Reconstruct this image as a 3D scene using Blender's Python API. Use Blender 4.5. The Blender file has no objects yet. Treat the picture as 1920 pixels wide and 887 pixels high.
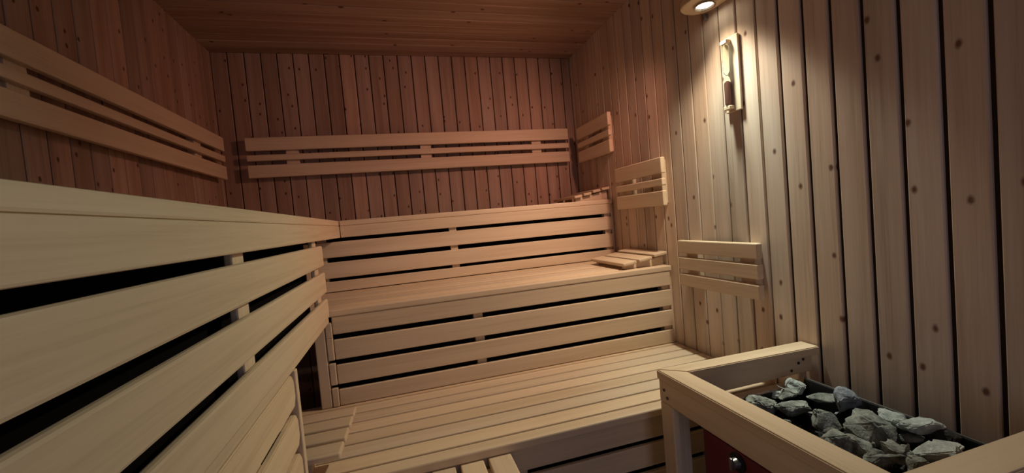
import bpy, bmesh, math, random
from mathutils import Vector, Matrix, noise
SC = bpy.context.scene
COL = SC.collection
H = 1.25                      # height of the lens above the floor; z values below are relative to the lens

# ------------------------------------------------------------------ camera
F = 772.4
yaw, pitch, roll = .26511, -.04291, -.08819
cy, sy, cp, sp, cr, sr = math.cos(yaw), math.sin(yaw), math.cos(pitch), math.sin(pitch), math.cos(roll), math.sin(roll)
fw = Vector((sy*cp, cy*cp, sp)); r0 = Vector((cy, -sy, 0)); u0 = r0.cross(fw)
rt = cr*r0 + sr*u0; up = -sr*r0 + cr*u0
cd = bpy.data.cameras.new('camera'); cam = bpy.data.objects.new('camera', cd); COL.objects.link(cam)
m = Matrix((rt, up, -fw)).transposed().to_4x4(); m.translation = Vector((0, 0, H)); cam.matrix_world = m
cd.sensor_width = 36; cd.sensor_fit = 'HORIZONTAL'; cd.lens = F/1920*36; cd.clip_start = .02
SC.camera = cam

# ------------------------------------------------------------------ world, exposure
w = bpy.data.worlds.new('world'); SC.world = w; w.use_nodes = True
w.node_tree.nodes['Background'].inputs[0].default_value = (.0, .0, .0, 1)
w.node_tree.nodes['Background'].inputs[1].default_value = 0
vs = SC.view_settings
vs.view_transform = 'Standard'; vs.look = 'None'; vs.gamma = 1; vs.use_curve_mapping = False
vs.exposure = 0.0
SC.cycles.max_bounces = 8; SC.cycles.diffuse_bounces = 6
SC.cycles.sample_clamp_indirect = 3

LAMP = Vector((1.288, 1.466, .79+H))
def light(name, kind, loc, power, col, size=.02, aim=None, angle=None, blend=1, parent=None):
    d = bpy.data.lights.new(name, kind); d.energy = power; d.color = col; d.shadow_soft_size = size
    if kind == 'SPOT': d.spot_size = angle; d.spot_blend = blend
    o = bpy.data.objects.new(name, d); COL.objects.link(o); o.location = loc
    if aim: o.rotation_euler = (Vector(aim)-Vector(loc)).to_track_quat('-Z', 'Y').to_euler()
    return o
# the lit downlight under the shelf: a wide spill, the main cone over the benches and a tight cone down the wall
def rgbw(v):
    p = max(v); return p, tuple(q/p for q in v)
for aim, ang, bl, v in (((-.7, -.5, -.5), 90, 1, (28, 31, 23)), ((-.45, .25, -.85), 110, 1, (47, 39.5, 29)), ((.03, -.1, -1), 60, 1, (14, 22, 21)),
                        ((.02, -.12, -.9), 100, .9, (11, 9, 6.5)), ((.04, -.36, -.80), 56, 1, (22, 22, 19))):
    p, c = rgbw(v); light('downlight_beam', 'SPOT', LAMP, p, c, .03, LAMP+Vector(aim), math.radians(ang), bl)
# added reddish spot without a lamp body, warms the back of the room
p, c = rgbw((35, 16.5, 12.0)); light('red_fill_spot', 'SPOT', Vector((1.225, 1.575, .865+H)), p, c, .04, Vector((.2, 3.0, -.1+H)), math.radians(120), 1)
# added weak fill light from behind the viewer, no such source in view
p, c = rgbw((2.8, 2.8, 3.8)); o = light('rear_fill', 'AREA', Vector((.35, -.84, -.1+H)), p, c, .5, Vector((.35, 2, -.1+H)))
o.data.shape = 'RECTANGLE'; o.data.size = .6; o.data.size_y = 1.6

# ------------------------------------------------------------------ materials
def nodes(name):
    m = bpy.data.materials.new(name); m.use_nodes = True
    nt = m.node_tree; b = nt.nodes['Principled BSDF']
    return m, nt, b
def N(nt, t, **k):
    n = nt.nodes.new(t)
    for a, v in k.items(): setattr(n, a, v)
    return n
def wood(name, axis, dark, mid, light_, rough=.55, knots=0, vary=.25, bump=.12, knotcol=(.10, .045, .03), kr=(.055, .09)):
    kr0, kr1 = kr
    m, nt, b = nodes(name); L = nt.links.new
    tc = N(nt, 'ShaderNodeTexCoord'); g = N(nt, 'ShaderNodeNewGeometry')
    def nz(al, ac, detail, rough_, off):
        mp = N(nt, 'ShaderNodeMapping'); s = [ac]*3; s['XYZ'.index(axis)] = al
        mp.inputs['Scale'].default_value = s; L(tc.outputs['Object'], mp.inputs[0])
        n = N(nt, 'ShaderNodeTexNoise', noise_dimensions='4D'); n.inputs['Detail'].default_value = detail
        n.inputs['Roughness'].default_value = rough_; n.inputs['Scale'].default_value = 1
        n.inputs['Distortion'].default_value = .4
        mu = N(nt, 'ShaderNodeMath', operation='MULTIPLY_ADD'); mu.inputs[1].default_value = 40; mu.inputs[2].default_value = off
        L(g.outputs['Random Per Island'], mu.inputs[0]); L(mu.outputs[0], n.inputs['W']); L(mp.outputs[0], n.inputs[0])
        return n.outputs['Fac']
    a = nz(.9, 22, 3, .5, 0); c = nz(4, 160, 2, .6, 7)
    mix = N(nt, 'ShaderNodeMath', operation='MULTIPLY_ADD'); mix.inputs[1].default_value = .35
    L(c, mix.inputs[0]); 
    sc = N(nt, 'ShaderNodeMath', operation='MULTIPLY'); sc.inputs[1].default_value = .65; L(a, sc.inputs[0]); L(sc.outputs[0], mix.inputs[2])
    cr_ = N(nt, 'ShaderNodeValToRGB'); e = cr_.color_ramp.elements
    e[0].position = .36; e[0].color = (*dark, 1); e[1].position = .66; e[1].color = (*light_, 1)
    e2 = e.new(.5); e2.color = (*mid, 1); L(mix.outputs[0], cr_.inputs[0])
    hsv = N(nt, 'ShaderNodeHueSaturation'); L(cr_.outputs[0], hsv.inputs['Color'])
    v = N(nt, 'ShaderNodeMapRange'); v.inputs['To Min'].default_value = 1-vary; v.inputs['To Max'].default_value = 1+vary*.6
    L(g.outputs['Random Per Island'], v.inputs['Value']); L(v.outputs[0], hsv.inputs['Value'])
    sat = N(nt, 'ShaderNodeMapRange'); sat.inputs['To Min'].default_value = 1.08; sat.inputs['To Max'].default_value = .92
    fr = N(nt, 'ShaderNodeMath', operation='FRACT'); m7 = N(nt, 'ShaderNodeMath', operation='MULTIPLY'); m7.inputs[1].default_value = 7.31
    L(g.outputs['Random Per Island'], m7.inputs[0]); L(m7.outputs[0], fr.inputs[0]); L(fr.outputs[0], sat.inputs['Value']); L(sat.outputs[0], hsv.inputs['Saturation'])
    col = hsv.outputs[0]
    if knots:
        sx = N(nt, 'ShaderNodeSeparateXYZ'); L(tc.outputs['Object'], sx.inputs[0])
        oth = [q for q in 'XYZ' if q != axis]
        su = N(nt, 'ShaderNodeMath', operation='ADD'); L(sx.outputs[oth[0]], su.inputs[0]); L(sx.outputs[oth[1]], su.inputs[1])
        u_ = N(nt, 'ShaderNodeMath', operation='MULTIPLY'); u_.inputs[1].default_value = knots*1.5; L(su.outputs[0], u_.inputs[0])
        v_ = N(nt, 'ShaderNodeMath', operation='MULTIPLY'); v_.inputs[1].default_value = knots; L(sx.outputs[axis], v_.inputs[0])
        cb = N(nt, 'ShaderNodeCombineXYZ'); L(u_.outputs[0], cb.inputs[0]); L(v_.outputs[0], cb.inputs[1])
        vo = N(nt, 'ShaderNodeTexVoronoi', voronoi_dimensions='2D'); vo.inputs['Scale'].default_value = 1; L(cb.outputs[0], vo.inputs['Vector'])
        nn = N(nt, 'ShaderNodeTexNoise'); nn.inputs['Scale'].default_value = 60; L(tc.outputs['Object'], nn.inputs['Vector'])
        ad = N(nt, 'ShaderNodeMath', operation='MULTIPLY_ADD'); ad.inputs[1].default_value = .05; L(nn.outputs['Fac'], ad.inputs[0]); L(vo.outputs['Distance'], ad.inputs[2])
        kr = N(nt, 'ShaderNodeValToRGB'); ke = kr.color_ramp.elements
        ke[0].position = kr0; ke[0].color = (1, 1, 1, 1); ke[1].position = kr1; ke[1].color = (0, 0, 0, 1)
        L(ad.outputs[0], kr.inputs[0])
        # only some cells hold a knot
        sepc = N(nt, 'ShaderNodeSeparateColor'); L(vo.outputs['Color'], sepc.inputs[0])
        gt = N(nt, 'ShaderNodeMath', operation='GREATER_THAN'); gt.inputs[1].default_value = .55; L(sepc.outputs[0], gt.inputs[0])
        mk = N(nt, 'ShaderNodeMath', operation='MULTIPLY'); L(kr.outputs[0], mk.inputs[0]); L(gt.outputs[0], mk.inputs[1])
        mx = N(nt, 'ShaderNodeMix', data_type='RGBA'); L(mk.outputs[0], mx.inputs[0]); L(col, mx.inputs[6]); mx.inputs[7].default_value = (*knotcol, 1)
        col = mx.outputs[2]
    L(col, b.inputs['Base Color']); b.inputs['Roughness'].default_value = rough
    b.inputs['Specular IOR Level'].default_value = .3
    bp = N(nt, 'ShaderNodeBump'); bp.inputs['Strength'].default_value = bump; bp.inputs['Distance'].default_value = .004
    L(mix.outputs[0], bp.inputs['Height']); L(bp.outputs[0], b.inputs['Normal'])
    return m
def plain(name, col, rough=.5, metal=0, emit=None, estr=0, trans=0, nscale=0, namt=0):
    m, nt, b = nodes(name); L = nt.links.new
    b.inputs['Base Color'].default_value = (*col, 1); b.inputs['Roughness'].default_value = rough; b.inputs['Metallic'].default_value = metal
    if nscale:
        tc = N(nt, 'ShaderNodeTexCoord'); n = N(nt, 'ShaderNodeTexNoise'); n.inputs['Scale'].default_value = nscale; n.inputs['Detail'].default_value = 5
        L(tc.outputs['Object'], n.inputs['Vector'])
        r = N(nt, 'ShaderNodeMapRange'); r.inputs['To Min'].default_value = 1-namt; r.inputs['To Max'].default_value = 1+namt
        L(n.outputs['Fac'], r.inputs['Value'])
        h = N(nt, 'ShaderNodeHueSaturation'); h.inputs['Color'].default_value = (*col, 1); L(r.outputs[0], h.inputs['Value']); L(h.outputs[0], b.inputs['Base Color'])
    if emit: b.inputs['Emission Color'].default_value = (*emit, 1); b.inputs['Emission Strength'].default_value = estr
    if trans: b.inputs['Transmission Weight'].default_value = trans; b.inputs['IOR'].default_value = 1.25
    return m
BD, BM, BL = (.58, .445, .30), (.66, .515, .355), (.71, .565, .405)
W = {a: wood('pale_bench_wood_'+a.lower(), a, BD, BM, BL, vary=.12, bump=.08) for a in 'XYZ'}
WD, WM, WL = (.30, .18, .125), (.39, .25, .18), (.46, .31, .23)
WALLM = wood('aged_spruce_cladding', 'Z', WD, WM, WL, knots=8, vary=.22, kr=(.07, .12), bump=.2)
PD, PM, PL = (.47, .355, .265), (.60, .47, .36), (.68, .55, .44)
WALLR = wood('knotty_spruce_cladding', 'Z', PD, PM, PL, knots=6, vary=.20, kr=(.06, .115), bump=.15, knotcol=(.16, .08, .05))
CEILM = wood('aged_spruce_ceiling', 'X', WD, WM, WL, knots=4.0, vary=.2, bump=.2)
GAPM = plain('dark_groove', (.035, .02, .015), .9)
FLOORM = plain('brown_floor_tile', (.10, .06, .045), .6, nscale=6, namt=.3)
SCREW = plain('rusty_screw', (.06, .035, .03), .5, .6)

# ------------------------------------------------------------------ builders
def box(bm, x0, x1, y0, y1, z0, z1, bev=.004, seg=2):
    vs_ = [bm.verts.new((x, y, z+H)) for x in (x0, x1) for y in (y0, y1) for z in (z0, z1)]
    q = [(0,1,3,2), (4,6,7,5), (0,4,5,1), (2,3,7,6), (0,2,6,4), (1,5,7,3)]
    fs = [bm.faces.new([vs_[i] for i in f]) for f in q]
    if bev:
        es = {e for f in fs for e in f.edges}
        bmesh.ops.bevel(bm, geom=list(es), offset=bev, segments=seg, affect='EDGES', profile=.5)
def obj(name, bm, mats, parent=None, smooth=True, origin=None):
    bm.normal_update()
    me = bpy.data.meshes.new(name)
    if parent is not None:
        bmesh.ops.translate(bm, verts=bm.verts, vec=-parent.location)
    elif origin is not None:
        bmesh.ops.translate(bm, verts=bm.verts, vec=-Vector(origin))
    bmesh.ops.recalc_face_normals(bm, faces=bm.faces)
    bm.to_mesh(me); bm.free()
    for mt in (mats if isinstance(mats, (list, tuple)) else [mats]): me.materials.append(mt)
    o = bpy.data.objects.new(name, me); COL.objects.link(o)
    if smooth:
        me.shade_smooth() if hasattr(me, 'shade_smooth') else None
        me.set_sharp_from_angle(angle=math.radians(30))
    if parent is not None: o.parent = parent
    elif origin is not None: o.location = origin
    return o
def part(name, boxes, mat, parent, bev=.004):
    bm = bmesh.new()
    for b in boxes: box(bm, *b, bev)
    return obj(name, bm, mat, parent, smooth=False)
def thing(name, label, cat, loc, group=None):
    o = bpy.data.objects.new(name, None); o.empty_display_size = .05; COL.objects.link(o)
    o.location = (loc[0], loc[1], loc[2]+H); o['label'] = label; o['category'] = cat
    if group: o['group'] = group
    return o
def tag(o, label, cat, group=None):
    o['label'] = label; o['category'] = cat
    if group: o['group'] = group
    return o
def cyl(bm, c, r, d, ax, n=20, r2=None):
    M = Vector((0, 0, 1)).rotation_difference(Vector(ax)).to_matrix().to_4x4(); M.translation = Vector(c)+Vector((0, 0, H))
    bmesh.ops.create_cone(bm, cap_ends=True, segments=n, radius1=r, radius2=r if r2 is None else r2, depth=d, matrix=M)

XW, XR, YB, YF, ZC, ZF = -1.03, 1.396, 3.0, -.9, 1.20, -H
# ------------------------------------------------------------------ room shell
def cladding(name, plane, a0, a1, b0, b1, seams, mat, gw=.008, gd=.009, ch=.003):
    """plane: (axis of normal, coordinate, inward sign); boards run along b, are laid side by side along a."""
    ax, co, sg = plane
    def P(a, d, b):
        n = co - sg*d
        return {'X': (n, a, b+H), 'Y': (a, n, b+H), 'Z': (b, a, n+H)}[ax]
    bm = bmesh.new()
    S = [a0] + [s for s in sorted(seams) if a0+.01 < s < a1-.01] + [a1]
    for i in range(len(S)-1):
        G = gw if callable(gw) else (lambda q: gw)
        s0 = S[i] + (G(S[i])/2 if i else 0); s1 = S[i+1] - (G(S[i+1])/2 if i < len(S)-2 else 0)
        prof = [(s0, gd), (s0, ch), (s0+ch, 0), (s1-ch, 0), (s1, ch), (s1, gd)]
        lo = [bm.verts.new(P(a, d, b0)) for a, d in prof]; hi = [bm.verts.new(P(a, d, b1)) for a, d in prof]
        for k in range(5): bm.faces.new((lo[k], lo[k+1], hi[k+1], hi[k]))
        bm.faces.new((lo[5], lo[0], hi[0], hi[5]))
        bm.faces.new(lo); bm.faces.new(hi)
    nb = len(bm.faces)
    # backing slab
    c = [bm.verts.new(P(a, d, b)) for a in (a0, a1) for d in (gd-.001, .04) for b in (b0, b1)]
    for f in [(0,1,3,2), (4,6,7,5), (0,4,5,1), (2,3,7,6), (0,2,6,4), (1,5,7,3)]:
        fc = bm.faces.new([c[i] for i in f]); fc.material_index = 1
    o = obj(name, bm, [mat, GAPM], smooth=False); o['kind'] = 'structure'
    return o
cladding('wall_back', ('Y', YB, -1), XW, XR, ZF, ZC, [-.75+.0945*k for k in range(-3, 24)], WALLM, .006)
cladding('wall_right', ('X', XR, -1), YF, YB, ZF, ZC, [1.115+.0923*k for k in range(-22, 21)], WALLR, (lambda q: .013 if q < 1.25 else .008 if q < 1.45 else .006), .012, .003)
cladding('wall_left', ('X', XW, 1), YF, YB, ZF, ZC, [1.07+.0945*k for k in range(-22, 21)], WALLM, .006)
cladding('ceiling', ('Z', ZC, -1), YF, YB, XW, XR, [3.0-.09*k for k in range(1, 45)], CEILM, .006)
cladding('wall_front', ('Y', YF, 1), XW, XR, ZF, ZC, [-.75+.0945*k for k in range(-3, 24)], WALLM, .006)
bm = bmesh.new(); box(bm, XW-.04, XR+.04, YF-.04, YB+.04, ZF-.05, ZF, 0); o = obj('floor', bm, FLOORM, smooth=False); o['kind'] = 'structure'

DARKP = plain('gap_shade_black', (.010, .008, .007), 1.0); DARKP.node_tree.nodes['Principled BSDF'].inputs['Specular IOR Level'].default_value = 0  # near-black sheets standing in for the shade behind the bench slats
# unseen door with a milky pane, added to go with the rear fill
DARKW = W['Z']
bm = bmesh.new()
for b_ in ((.00, .05, YF+.001, YF+.030, ZF+.002, .80), (.65, .70, YF+.001, YF+.030, ZF+.002, .80), (.0505, .6495, YF+.001, YF+.030, .75, .80), (.0505, .6495, YF+.001, YF+.030, ZF+.002, -.95)): box(bm, *b_, .003)
o = obj('added_door_1', bm, DARKW, smooth=False); o['kind'] = 'structure'
bm = bmesh.new(); box(bm, .051, .649, YF+.010, YF+.018, -.949, .749, 0)
obj('added_door_pane', bm, plain('milky_glass', (.5, .53, .55), .2), o, smooth=False)

# ------------------------------------------------------------------ benches
XL = -.32; T = .018
YU, YM, YL = 2.484, 1.907, 1.335
ZU, ZU2, ZM, ZM2, ZL, ZL2 = .0736, .0435, -.3243, -.3538, -.745, -.776
RISE_U = [(-.1295, -.0424), (-.2455, -.1557), (-.322, -.2639)]
RISE_M = [(-.541, -.4538), (-.6491, -.5641), (-.743, -.6714)]
RISE_L = [(-.97, -.885), (-1.08, -.993), (-1.19, -1.10)]

def slats(bm, along, a0, a1, b_list, z0, z1, bev=.005):
    for b0, b1 in b_list:
        if along == 'X': box(bm, a0, a1, b0, b1, z0, z1, bev)
        else: box(bm, b0, b1, a0, a1, z0, z1, bev)

# --- upper bench along the left wall
t = thing('sauna_bench', 'highest slatted wooden bench running along the dark left wall', 'bench', (-.68, 1.0, -H))
bm = bmesh.new(); bl = []; x = XL-.002
for k in range(8):
    x1 = x-(.068 if k else .085)
    if x1 < XW+.01: break
    bl.append((x1, x)); x = x1-.018
slats(bm, 'Y', YF+.03, 2.985, bl, ZU2, ZU)
obj('seat', bm, W['Y'], t, smooth=False)
part('fascia', [(XL-T, XL, YF+.03, YU-.002, -.0217, ZU2)], W['Y'], t)
for z0, z1 in ((-.1295, -.0430), (-.2430, -.1557), (-.3486, -.2690)):
    part('riser_slat', [(XL-T, XL, YF+.03, 1.897, z0, z1)], W['Y'], t, .006)
for y in (-.5, .98, 1.80):
    part('batten', [(XL-T-.018, XL-T-.001, y, y+.065, -.34, ZU2-.002)], W['Z'], t)
part('gap_shade_sheet', [(XL-T-.060, XL-T-.055, YF+.03, 1.90, -.34, ZU2-.003)], DARKP, t, 0)  # added sheet that keeps the gaps between slats black
part('frame_rail', [(XL-T-.012, XL-.006, YF+.03, 1.90, -.374, -.350)], W['Y'], t, .002)

# --- lower cladding of the left bench block, closed by a thin trim
t2 = thing('slatted_side_panel', 'slatted panel below the left bench, closed by a thin upright trim beside a dark opening', 'panel', (-.33, .3, -H))
z1 = -.3795
k = 0
while z1-.09 > ZF+.02:
    bm = bmesh.new()
    x0_, x1_, y0_, y1_, za, zb = XL-T-.004, XL-.006, YF+.03, 1.278, z1-.09, z1
    # slat end is cut with its corners off
    c = .018
    pr_ = [(y0_, za), (y1_-c, za), (y1_, za+c*1.3), (y1_, zb-c*1.3), (y1_-c, zb), (y0_, zb)]
    A = [bm.verts.new((x0_, a, b+H)) for a, b in pr_]; B = [bm.verts.new((x1_, a, b+H)) for a, b in pr_]
    n_ = len(pr_)
    bm.faces.new(A); bm.faces.new(B)
    for i in range(n_): bm.faces.new((A[i], A[(i+1) % n_], B[(i+1) % n_], B[i]))
    bmesh.ops.bevel(bm, geom=list(bm.edges), offset=.003, segments=2, affect='EDGES')
    obj('panel_slat', bm, W['Y'], t2, smooth=False)
    z1 -= .1105
part('upright_trim', [(XL-.030, XL-.002, 1.284, 1.308, ZF+.002, -.352-.023)], W['Z'], t2, .003)
part('batten', [(XL-T-.055, XL-T-.005, .96, 1.02, ZF+.002, -.376)], W['Z'], t2)
part('gap_shade_sheet', [(XL-T-.064, XL-T-.058, YF+.03, 1.23, ZF+.002, -.376)], DARKP, t2, 0)
part('batten', [(XL-T-.055, XL-T-.005, 1.17, 1.23, ZF+.002, -.376)], W['Z'], t2)

# --- upper bench along the back wall
t = thing('sauna_bench', 'highest slatted wooden bench along the back wall', 'bench', (.55, 2.7, -H))
bm = bmesh.new(); bl = []; y = YU-.002
for k in range(8):
    y1 = y+(.068 if k else .085)
    if y1 > YB-.01: break
    bl.append((y, y1)); y = y1+.018
slats(bm, 'X', XL+.001, 1.385, bl, ZU2, ZU)
obj('seat', bm, W['X'], t, smooth=False)
part('fascia', [(XL+.001, 1.377, YU, YU+T, -.0217, ZU2)], W['X'], t)
for z0, z1 in RISE_U:
    part('riser_slat', [(-.62, 1.377, YU, YU+T, z0, z1)], W['X'], t)
part('gap_shade_sheet', [(-.62, 1.377, YU+T+.041, YU+T+.045, -.322, ZU2-.003)], DARKP, t, 0)
for x in (.29, 1.330, -.45):
    part('batten', [(x, x+.045, YU+T+.001, YU+T+.04, -.35, ZU2-.002)], W['Z'], t)
part('end_post', [(1.379, 1.394, YU+.012, YU+.06, -.322, ZU2-.002)], W['Z'], t)

# --- middle bench along the back wall
t = thing('sauna_bench', 'middle tier wooden bench in front of the back wall, holding three-slat headrest', 'bench', (.55, 2.2, -H))
bm = bmesh.new(); bl = []; y = YM-.003
for k in range(9):
    y1 = y+.062
    if y1 > 2.58: break
    bl.append((y, y1)); y = y1+.012
slats(bm, 'X', -.60, 1.388, bl[:8], ZM2, ZM)
obj('seat', bm, W['X'], t, smooth=False)
part('fascia', [(XL+.003, 1.377, YM, YM+T, -.4307, ZM2)], W['X'], t)
for z0, z1 in RISE_M:
    part('riser_slat', [(XL+.003, 1.377, YM, YM+T, z0, z1)], W['X'], t)
    part('end_block', [(XL-.026, XL+.001, YM-.004, YM+T, z0, z1+.010)], W['X'], t)
part('end_block', [(XL-.026, XL+.001, YM-.004, YM+T, -.445, -.377)], W['X'], t)
part('end_post', [(XL-.072, XL-.028, YM-.003, YM+.05, ZL+.001, -.356)], W['Z'], t)
part('gap_shade_sheet', [(XL-.03, 1.377, YM+T+.041, YM+T+.045, ZL+.002, ZM2-.003)], DARKP, t, 0)
for x in (.30, 1.332):
    part('batten', [(x, x+.045, YM+T+.001, YM+T+.04, ZL+.002, ZM2-.002)], W['Z'], t)
part('end_post', [(1.379, 1.394, YM+.012, YM+.06, ZL+.001, ZM2-.002)], W['Z'], t)

# --- lower bench
t = thing('sauna_bench', 'lowest and widest wooden bench with long seat slats, in front of middle tier', 'bench', (.4, 1.6, -H))
bm = bmesh.new()
g = [1.312, 1.372, 1.458, 1.546, 1.633, 1.719, 1.803, 1.886, 1.955]
bl = [(g[i]+(.004 if i else 0), g[i+1]-.005) for i in range(len(g)-1)]
slats(bm, 'X', -1.0, 1.388, bl, ZL2, ZL)
obj('seat', bm, W['X'], t, smooth=False)
part('fascia', [(XL+.003, 1.385, YL, YL+T, -.865, ZL2)], W['X'], t)
for z0, z1 in RISE_L:
    part('riser_slat', [(XL+.003, 1.385, YL, YL+T, z0, z1)], W['X'], t)
part('gap_shade_sheet', [(XL+.003, 1.385, YL+T+.046, YL+T+.050, -H+.002, ZL2-.003)], DARKP, t, 0)
for x in (-.28, .30, 1.10):
    part('batten', [(x, x+.05, YL+T+.001, YL+T+.045, -H+.002, ZL2-.002)], W['Z'], t)

# --- step in front of the lower bench
t = thing('step_platform', 'slatted wooden step with boards pointing away from the viewer, in front of lowest bench', 'step', (0, 1.0, -H))
bm = bmesh.new()
for k in range(6):
    xr = .286-.0925*k
    box(bm, xr-(.076), xr, .66, 1.329, -.806, -.777, .004)
obj('tread', bm, W['Y'], t, smooth=False)
part('rail', [(-.25, .28, .70, .728, -.88, -.807)], W['X'], t)
part('rail', [(-.25, .28, 1.28, 1.308, -.88, -.807)], W['X'], t)
for x in (-.25, .235):
    for y in (.729, 1.235):
        part('leg', [(x, x+.045, y, y+.045, -H+.001, -.808)], W['Z'], t)

# ------------------------------------------------------------------ backrests
def backrest(label, plane, a0, a1, ztop, bats, group=None, hs=((.084, 0), (.148, .110), (.254, .174))):
    """three boards on battens; plane 'X-' on right wall, 'X+' on left wall, 'Y' on back wall"""
    def B(a, b, d0, d1, z0, z1):
        if plane == 'Y': return (a, b, YB-d1, YB-d0, z0, z1)
        if plane == 'R': return (XR-d1, XR-d0, a, b, z0, z1)
        return (XW+d0, XW+d1, a, b, z0, z1)
    mid = (a0+a1)/2
    loc = {'Y': (mid, YB-.001, ztop-.25), 'R': (XR-.001, mid, ztop-.25), 'L': (XW+.001, mid, ztop-.25)}[plane]
    t = thing('slatted_back_support', label, 'backrest', loc, group)
    wd = W['X'] if plane == 'Y' else W['Y']
    for h0, h1 in hs:
        part('slat', [B(a0, a1, .038, .064, ztop-h0, ztop-h1)], wd, t, .005)
    for b in bats:
        part('batten', [B(b, b+.075, .001, .0375, ztop-hs[2][0]+.014, ztop-.012)], W['Z'], t, .003)
    return t
backrest('long three-board backrest across the back wall', 'Y', -.876, 1.311, .651, (-.655, .197, 1.02))
backrest('long three-board backrest on the dark left wall', 'L', .55, 2.87, .640, (.7, 1.46, 2.545))
backrest('short backrest on the right wall in the far corner, highest of the three there', 'R', 2.363, 2.833, .622, (2.42, 2.70))
backrest('short backrest on the right wall above the three-slat headrest, middle of the three there', 'R', 1.856, 2.328, .252, (1.90, 2.19))
backrest('short backrest low on the right wall above lowest bench, nearest to stove guard', 'R', 1.294, 1.770, -.180, (1.335, 1.665), hs=((.063, 0), (.144, .083), (.226, .165)))

# ------------------------------------------------------------------ headrests
def tilted(bm, cx, cyy, cz, wx, wy, th, ang, axis):
    b2 = bmesh.new(); box(b2, -wx/2, wx/2, -wy/2, wy/2, -th/2-H, th/2-H, .005)
    R = Matrix.Rotation(ang, 3, axis)
    for v in b2.verts: v.co = R @ v.co + Vector((cx, cyy, cz+H))
    me = bpy.data.meshes.new('tmp'); b2.to_mesh(me); b2.free(); bm.from_mesh(me); bpy.data.meshes.remove(me)
def wedge(bm, pts, y0, y1, axis='Y'):
    """triangle wedge side board"""
    if axis == 'Y':
        A = [bm.verts.new((a, y0, b+H)) for a, b in pts]; B = [bm.verts.new((a, y1, b+H)) for a, b in pts]
    else:
        A = [bm.verts.new((y0, a, b+H)) for a, b in pts]; B = [bm.verts.new((y1, a, b+H)) for a, b in pts]
    bm.faces.new(A); bm.faces.new(B); n = len(pts)
    for i in range(n): bm.faces.new((A[i], A[(i+1) % n], B[(i+1) % n], B[i]))
def headrest_r(label, zs, y0, y1, xs, tops, wd, bearers):
    t = thing('headrest', label, 'headrest', (xs[-1], (y0+y1)/2, zs))
    for x, z in zip(xs, tops):
        bm = bmesh.new(); tilted(bm, x+wd/2, (y0+y1)/2, z-.010, wd, y1-y0, .018, -math.radians(7), 'Y'); obj('slat', bm, W['Y'], t, smooth=False)
    xa, xb = xs[0]+.02, xs[-1]+wd-.01
    for yb in bearers:
        bm = bmesh.new(); wedge(bm, [(xa, zs+.001), (xb, zs+.001), (xb, tops[-1]-.024), (xa, tops[0]-.024)], yb, yb+.025)
        obj('bearer', bm, W['X'], t)
    return t
headrest_r('wedge headrest of three wide slats on middle bench against right wall', ZM, 1.935, 2.32, (1.118, 1.214, 1.308), (-.282, -.270, -.252), .082, (1.965, 2.26))
headrest_r('small wedge headrest with four slat ends, on highest bench in the far right corner', ZU, 2.51, 2.90, (1.131, 1.200, 1.268, 1.336), (.117, .130, .146, .158), .056, (2.54, 2.84))
t = thing('headrest', 'slatted headrest on lowest bench at left, half under the left bench', 'headrest', (-.42, 1.6, ZL))
tops = (-.712, -.699, -.686, -.672)
ys = (1.715, 1.598, 1.475, 1.347)
for y, z in zip(ys, tops):
    bm = bmesh.new(); tilted(bm, -.42, y+.047, z-.011, .36, .096, .020, -math.radians(6), 'X'); obj('slat', bm, W['X'], t, smooth=False)
for xb in (-.57, -.36):
    bm = bmesh.new(); wedge(bm, [(1.40, ZL+.001), (1.79, ZL+.001), (1.79, tops[0]-.026), (1.40, tops[3]-.030)], xb, xb+.025, 'X'); obj('bearer', bm, W['Y'], t)

# ------------------------------------------------------------------ stove guard
t = thing('stove_guard', 'wooden guard rail around the stone-filled stove', 'railing', (1.05, .85, -H))
GX0, GX1 = .783, .857
def quad_prism(bm, pts, z0, z1, bev=.003):
    A = [bm.verts.new((x, y, z0+H)) for x, y in pts]; B = [bm.verts.new((x, y, z1+H)) for x, y in pts]
    n = len(pts); fs = [bm.faces.new(A), bm.faces.new(B)]
    for i in range(n): fs.append(bm.faces.new((A[i], A[(i+1) % n], B[(i+1) % n], B[i])))
    es = {e for f in fs for e in f.edges}
    bmesh.ops.bevel(bm, geom=list(es), offset=bev, segments=2, affect='EDGES')
YG0, YG1, YN0, YN1 = 1.196, 1.133, .478, .552      # far rail outer/inner, near rail outer/inner
bm = bmesh.new(); quad_prism(bm, [(GX0, YG0), (GX1, YG1), (GX1, YN1), (GX0, YN0)], -.575, -.545); obj('cap_rail', bm, W['Y'], t, smooth=False)
bm = bmesh.new(); quad_prism(bm, [(GX0+.0008, YG0), (1.390, YG0-.014), (1.390, YG1-.022), (GX1+.0008, YG1)], -.575, -.545); obj('cap_rail', bm, W['X'], t, smooth=False)
bm = bmesh.new(); quad_prism(bm, [(GX0+.0008, YN0), (1.390, YN0), (1.390, YN1), (GX1+.0008, YN1)], -.575, -.545); obj('cap_rail', bm, W['X'], t, smooth=False)
part('apron', [(GX0+.004, GX0+.030, YN0+.004, YG0-.004, -.650, -.5755)], W['Y'], t)
part('apron', [(GX0+.031, 1.382, YG1+.002, YG1+.026, -.640, -.5755)], W['X'], t)
part('apron', [(GX0+.031, 1.378, YN0+.01, YN0+.036, -.650, -.5755)], W['X'], t)
part('lower_rail', [(GX0+.05, 1.340, YG1-.030, YG1+.001, -.690, -.655)], W['X'], t)
part('post', [(GX0+.031, GX0+.090, YG1+.027, YG1+.050, -H+.001, -.5755)], W['Z'], t)
part('post', [(GX0+.004, GX0+.030, YG1-.005, YG1+.058, -H+.001, -.6505)], W['Z'], t)
part('post', [(1.350, 1.385, YG1+.027, YG1+.045, -.98, -.5755)], W['Z'], t)
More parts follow.
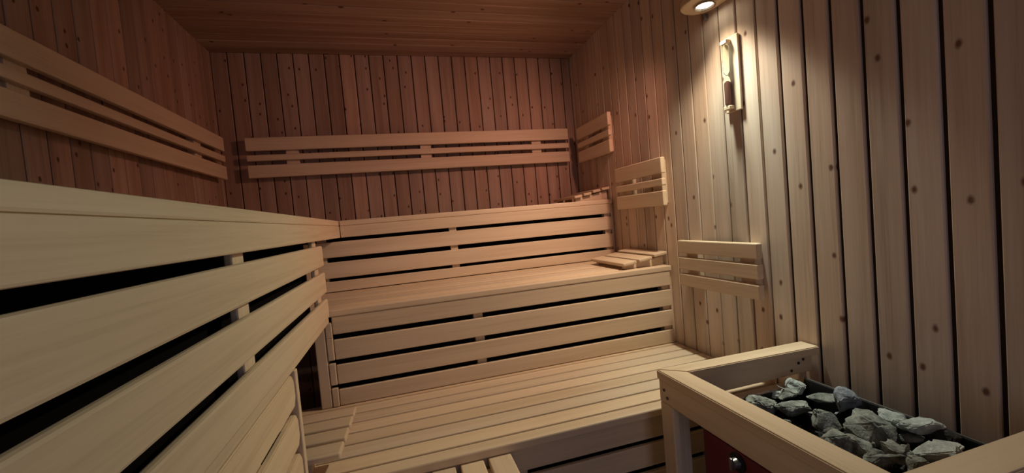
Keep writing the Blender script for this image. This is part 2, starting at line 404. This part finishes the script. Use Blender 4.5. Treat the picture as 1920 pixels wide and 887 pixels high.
part('post', [(GX0+.031, GX0+.075, YN0+.037, YN0+.080, -H+.001, -.5755)], W['Z'], t)
part('post', [(1.341, 1.376, YN0+.037, YN0+.070, -H+.001, -.5755)], W['Z'], t)
for x, z in ((1.318, -.600), (1.285, -.622), (1.34, -.59)):
    bm = bmesh.new(); cyl(bm, (x, YG1+.0012, z), .005, .003, (0, 1, 0), 12); obj('screw', bm, SCREW, t)
for y, z in ((1.165, -.605), (1.150, -.627)):
    bm = bmesh.new(); cyl(bm, (GX0+.003, y, z), .005, .003, (1, 0, 0), 12); obj('screw', bm, SCREW, t)

# ------------------------------------------------------------------ stove
BLK = plain('black_steel', (.018, .018, .02), .55, .4, nscale=30, namt=.3)
RED = plain('dark_red_enamel', (.17, .018, .032), .45, nscale=9, namt=.25)
STEEL = plain('worn_steel', (.32, .32, .33), .35, .9)
t = thing('sauna_stove', 'dark red sauna stove with black rim inside the wooden guard', 'stove', (1.08, .86, -H))
sx0, sx1, sy0, sy1, sz1 = .875, 1.300, .615, 1.100, -.640
bm = bmesh.new()
th = .004
box(bm, sx0, sx1, sy0, sy1, -1.12, -.80, .004)
obj('body', bm, BLK, t)
bm = bmesh.new()
box(bm, sx0, sx0+th, sy0, sy1, -.799, sz1-.03, .001); box(bm, sx1-th, sx1, sy0, sy1, -.799, sz1, .001)
box(bm, sx0+th, sx1-th, sy0, sy0+th, -.799, sz1, .001); box(bm, sx0+th, sx1-th, sy1-th, sy1, -.799, sz1-.02, .001)
obj('stone_tray', bm, BLK, t)
bm = bmesh.new(); box(bm, sx0+.004, sx1+.001, sy0, sy1, sz1-.0005, sz1+.003, 0) if False else None
# bright folded lip along the wall side
box(bm, sx1-.001, sx1+.006, sy0, sy1+.003, sz1-.02, sz1+.003, .001); obj('rear_lip', bm, plain('grey_lip', (.16, .15, .14), .4, .6), t)
bm = bmesh.new(); box(bm, sx0-.010, sx0-.0005, sy0+.01, sy1-.01, -1.10, -.717, .004); obj('front_panel', bm, RED, t)
kb = bmesh.new(); cyl(kb, (sx0-.012, .950, -.748), .027, .005, (1, 0, 0), 28); kd = obj('dial_plate', kb, BLK, t)
kb = bmesh.new(); cyl(kb, (sx0-.022, .950, -.748), .016, .018, (-1, 0, 0), 20, .013); box(kb, sx0-.038, sx0-.030, .945, .955, -.766, -.730, .002)
obj('control_knob', kb, STEEL, t)
for x in (sx0+.03, sx1-.06):
    for y in (sy0+.03, sy1-.06):
        part('leg', [(x, x+.03, y, y+.03, -H+.001, -1.121)], BLK, t, .002)

# ------------------------------------------------------------------ stones
def rock_mat(name, c1, c2, c3):
    m, nt, b = nodes(name); L = nt.links.new
    tc = N(nt, 'ShaderNodeTexCoord'); n = N(nt, 'ShaderNodeTexNoise'); n.inputs['Scale'].default_value = 28; n.inputs['Detail'].default_value = 8; n.inputs['Roughness'].default_value = .65
    L(tc.outputs['Object'], n.inputs['Vector'])
    r = N(nt, 'ShaderNodeValToRGB'); e = r.color_ramp.elements; e[0].position = .36; e[0].color = (*c1, 1); e[1].position = .68; e[1].color = (*c3, 1); q = e.new(.5); q.color = (*c2, 1)
    L(n.outputs['Fac'], r.inputs[0]); L(r.outputs[0], b.inputs['Base Color']); b.inputs['Roughness'].default_value = .85
    n2 = N(nt, 'ShaderNodeTexNoise'); n2.inputs['Scale'].default_value = 180; n2.inputs['Detail'].default_value = 6; L(tc.outputs['Object'], n2.inputs['Vector'])
    bp = N(nt, 'ShaderNodeBump'); bp.inputs['Strength'].default_value = .7; bp.inputs['Distance'].default_value = .004; L(n2.outputs['Fac'], bp.inputs['Height']); L(bp.outputs[0], b.inputs['Normal'])
    return m
RG = rock_mat('grey_green_stone', (.11, .125, .11), (.24, .26, .23), (.42, .45, .41))
RB = rock_mat('blue_grey_stone', (.13, .15, .18), (.25, .28, .32), (.42, .46, .52))
RP = rock_mat('pale_grey_stone', (.26, .30, .28), (.46, .51, .48), (.64, .69, .65))
RD = rock_mat('dark_shade_stone', (.012, .013, .012), (.025, .027, .025), (.05, .052, .05))  # near-black; on the deep layer it paints the shade of the gaps
def rock(seed, dims, rot, loc, mat):
    rnd = random.Random(seed); bm = bmesh.new()
    for i in range(16):
        v = Vector((rnd.gauss(0, 1), rnd.gauss(0, 1), rnd.gauss(0, 1))).normalized()
        bm.verts.new(v*rnd.uniform(.86, 1.08))
    r = bmesh.ops.convex_hull(bm, input=bm.verts)
    bmesh.ops.delete(bm, geom=[v for v in bm.verts if not v.link_faces], context='VERTS')
    bmesh.ops.triangulate(bm, faces=bm.faces)
    bmesh.ops.bevel(bm, geom=list(bm.edges), offset=.07, segments=2, affect='EDGES')
    bmesh.ops.triangulate(bm, faces=bm.faces)
    bmesh.ops.subdivide_edges(bm, edges=[e for e in bm.edges if e.calc_length() > .25], cuts=3, use_grid_fill=True)
    bmesh.ops.triangulate(bm, faces=bm.faces)
    bm.normal_update()
    for v in bm.verts:
        p = v.co*1.6+Vector((seed*3.1, 0, 0))
        v.co += v.normal*(noise.noise(p)*.16+noise.noise(p*3.2)*.07)
    d = Vector(dims)/2
    for v in bm.verts: v.co = Vector((v.co.x*d.x, v.co.y*d.y, v.co.z*d.z))
    me = bpy.data.meshes.new('stove_stone'); bm.normal_update(); bmesh.ops.recalc_face_normals(bm, faces=bm.faces); bm.to_mesh(me); bm.free(); me.materials.append(mat)
    me.shade_smooth(); me.set_sharp_from_angle(angle=math.radians(32))
    o = bpy.data.objects.new('stove_stone', me); COL.objects.link(o)
    o.location = loc; o.rotation_euler = rot
    return o
def ray(u, v, z):
    d = fw+rt*((u-960)/F)-up*((v-443.5)/F)
    s = z/d.z
    return Vector((d.x*s, d.y*s, z+H))
GS = 'stones heaped in the stove'
ST = [  # u, v, z, size(x,y,z), yaw deg, tilt, seed, material, label
 (1491, 724, -.635, (.075, .075, .055), 20, 8, 3, RP, 'small pale stone in the far wall-side corner of the stove'),
 (1455, 737, -.655, (.09, .05, .03), -10, 6, 4, RP, 'flat nearly white slab behind the green-grey stones, farthest left'),
 (1478, 741, -.648, (.08, .065, .045), 15, -8, 5, RG, 'small greenish stone between the white slab and the broad far stone'),
 (1431, 757, -.655, (.11, .115, .06), 30, 10, 6, RG, 'long ridged green-grey stone against the left rail, farthest along it'),
 (1486, 764, -.650, (.12, .085, .055), -8, -6, 7, RG, 'broad greenish stone above the large black hollow'),
 (1541, 746, -.642, (.11, .06, .030), -25, 6, 8, RG, 'thin slab lying along the wall side, over a black gap'),
 (1590, 752, -.612, (.085, .085, .085), 35, 20, 9, RB, 'tall bluish stone standing up against the dark rear edge'),
 (1549, 787, -.632, (.10, .085, .075), 10, -15, 10, RG, 'angular speckled stone left of the largest stone'),
 (1634, 806, -.625, (.118, .118, .105), 40, 12, 14, RG, 'largest stone in the middle of the stove'),
 (1677, 786, -.617, (.08, .07, .05), -20, 15, 12, RP, 'pale wedge stone tucked behind the largest stone'),
 (1722, 800, -.607, (.115, .06, .05), -30, -8, 13, RP, 'pale oblong stone with a dark end, against the rear edge'),
 (1571, 829, -.627, (.085, .075, .068), 25, 10, 11, RG, 'blocky grey stone against the left rail beside the middle of it'),
 (1608, 840, -.632, (.05, .07, .075), 10, -20, 15, RG, 'narrow upright stone just below the largest stone'),
 (1642, 862, -.630, (.07, .055, .055), -15, 12, 16, RG, 'rough grey stone near the bottom edge, left of the slanting one'),
 (1684, 852, -.610, (.058, .12, .05), 12, 18, 17, RG, 'slanting elongated stone near the bottom edge of the heap'),
 (1752, 845, -.600, (.15, .075, .05), -32, -10, 18, RP, 'long pale stone nearest the front right rail'),
 (1706, 822, -.640, (.09, .035, .022), -25, 5, 19, RG, 'thin stone sliver between the oblong and the long pale stone'),
 (1668, 828, -.655, (.05, .05, .04), 0, 12, 20, RG, 'small stone in the hollow right below the largest stone'),
 (1727, 880, -.600, (.06, .06, .05), 12, 10, 21, RG, 'small grey stone at the bottom, right of the slanting one'),
 (1475, 794, -.665, (.03, .03, .025), 12, 10, 22, RG, 'pebble-sized stone at the left rail below the black hollow'),
 (1400, 746, -.665, (.05, .05, .035), 12, 10, 23, RG, 'tiny pale stone at the left rail, first from the far end'),
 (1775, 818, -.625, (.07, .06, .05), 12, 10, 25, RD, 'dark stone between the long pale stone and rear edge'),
]
for u, v, z, dims, yw, ti, seed, mat, lab in ST:
    z = z-.012
    o = rock(seed, dims, (math.radians(ti), math.radians(ti*.6), math.radians(yw)), ray(u, v, z), mat)
    tag(o, lab, 'stone', GS)
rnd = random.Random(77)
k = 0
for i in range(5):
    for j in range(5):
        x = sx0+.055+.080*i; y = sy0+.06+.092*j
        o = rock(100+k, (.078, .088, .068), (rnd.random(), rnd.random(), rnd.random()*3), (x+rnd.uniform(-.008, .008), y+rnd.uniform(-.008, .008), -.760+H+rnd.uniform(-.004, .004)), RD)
        tag(o, 'stone lying deep under the top stones, colour darkened for the shade there', 'stone', 'shade-darkened stones under the top layer'); k += 1

# ------------------------------------------------------------------ lamp
t = thing('wall_lamp', 'round-ended wooden lamp shelf with glowing downlight high on right wall', 'lamp', (XR-.001, 1.3, .82))
bm = bmesh.new()
pts = [(XR-.004, 1.02), (1.232, 1.02)]
cxx, cyy_, rr = 1.314, 1.48, .082
for k in range(0, 13):
    a = math.pi - k*(math.pi/12); pts.append((cxx+rr*math.cos(a)*1.0, cyy_+rr*math.sin(a)))
pts[-1] = (XR-.004, cyy_)
A = [bm.verts.new((x, y, .822+H)) for x, y in pts]; B = [bm.verts.new((x, y, .850+H)) for x, y in pts]; n = len(pts)
bm.faces.new(A); bm.faces.new(B)
for i in range(n): bm.faces.new((A[i], A[(i+1) % n], B[(i+1) % n], B[i]))
bmesh.ops.bevel(bm, geom=[e for e in bm.edges if abs(e.verts[0].co.z-e.verts[1].co.z) < 1e-5], offset=.004, segments=2, affect='EDGES')
obj('shelf_board', bm, W['Y'], t)
CH = plain('chromed_ring', (.75, .72, .66), .25, .9)
GL = plain('glowing_bulb', (1, .95, .85), .4, emit=(1, .93, .72), estr=14)
for y in (1.466,):
    bm = bmesh.new(); r = bmesh.ops.create_cone(bm, cap_ends=False, segments=32, radius1=.043, radius2=.036, depth=.010, matrix=Matrix.Translation((1.318, y, .817+H)))
    r = bmesh.ops.create_cone(bm, cap_ends=False, segments=32, radius1=.036, radius2=.030, depth=.010, matrix=Matrix.Translation((1.318, y, .8175+H)))
    ring = obj('downlight_ring', bm, CH, t)
    bm = bmesh.new(); cyl(bm, (1.318, y, .8195), .029, .003, (0, 0, 1), 28); obj('bulb', bm, GL, t)
bm = bmesh.new(); box(bm, 1.375, XR-.003, 1.535, 1.547, .795, .8215, .001); obj('bracket', bm, STEEL, t)

# ------------------------------------------------------------------ sauna sand timer
t = thing('sand_timer', 'narrow wooden sand timer with glass tube on right wall under lamp', 'sand timer', (XR-.001, 1.42, .36))
part('back_board', [(XR-.013, XR-.002, 1.376, 1.456, .362, .668)], W['Z'], t, .003)
part('holder', [(XR-.038, XR-.0135, 1.408, 1.442, .640, .655)], W['Y'], t, .002)
part('holder', [(XR-.038, XR-.0135, 1.408, 1.442, .372, .387)], W['Y'], t, .002)
GLS = plain('clear_glass', (.92, .95, .92), .05, trans=1)
SAND = plain('reddish_sand', (.30, .13, .10), .9)
def lathe(name, prof, c, mat, parent, n=24):
    bm = bmesh.new(); rings = []
    for r, z in prof: rings.append([bm.verts.new((c[0]+r*math.cos(2*math.pi*i/n), c[1]+r*math.sin(2*math.pi*i/n), z+H)) for i in range(n)])
    for a, b in zip(rings, rings[1:]):
        for i in range(n): bm.faces.new((a[i], a[(i+1) % n], b[(i+1) % n], b[i]))
    bm.faces.new(rings[0]); bm.faces.new(rings[-1])
    return obj(name, bm, mat, parent)
c = (XR-.0275, 1.425)
gl = lathe('glass_tube', [(.008, .388), (.013, .396), (.0130, .49), (.010, .503), (.0025, .512), (.010, .521), (.0135, .535), (.013, .632), (.008, .639)], c, GLS, t)
lathe('sand', [(.010, .392), (.0115, .397), (.0115, .482), (.004, .489)], c, SAND, t)
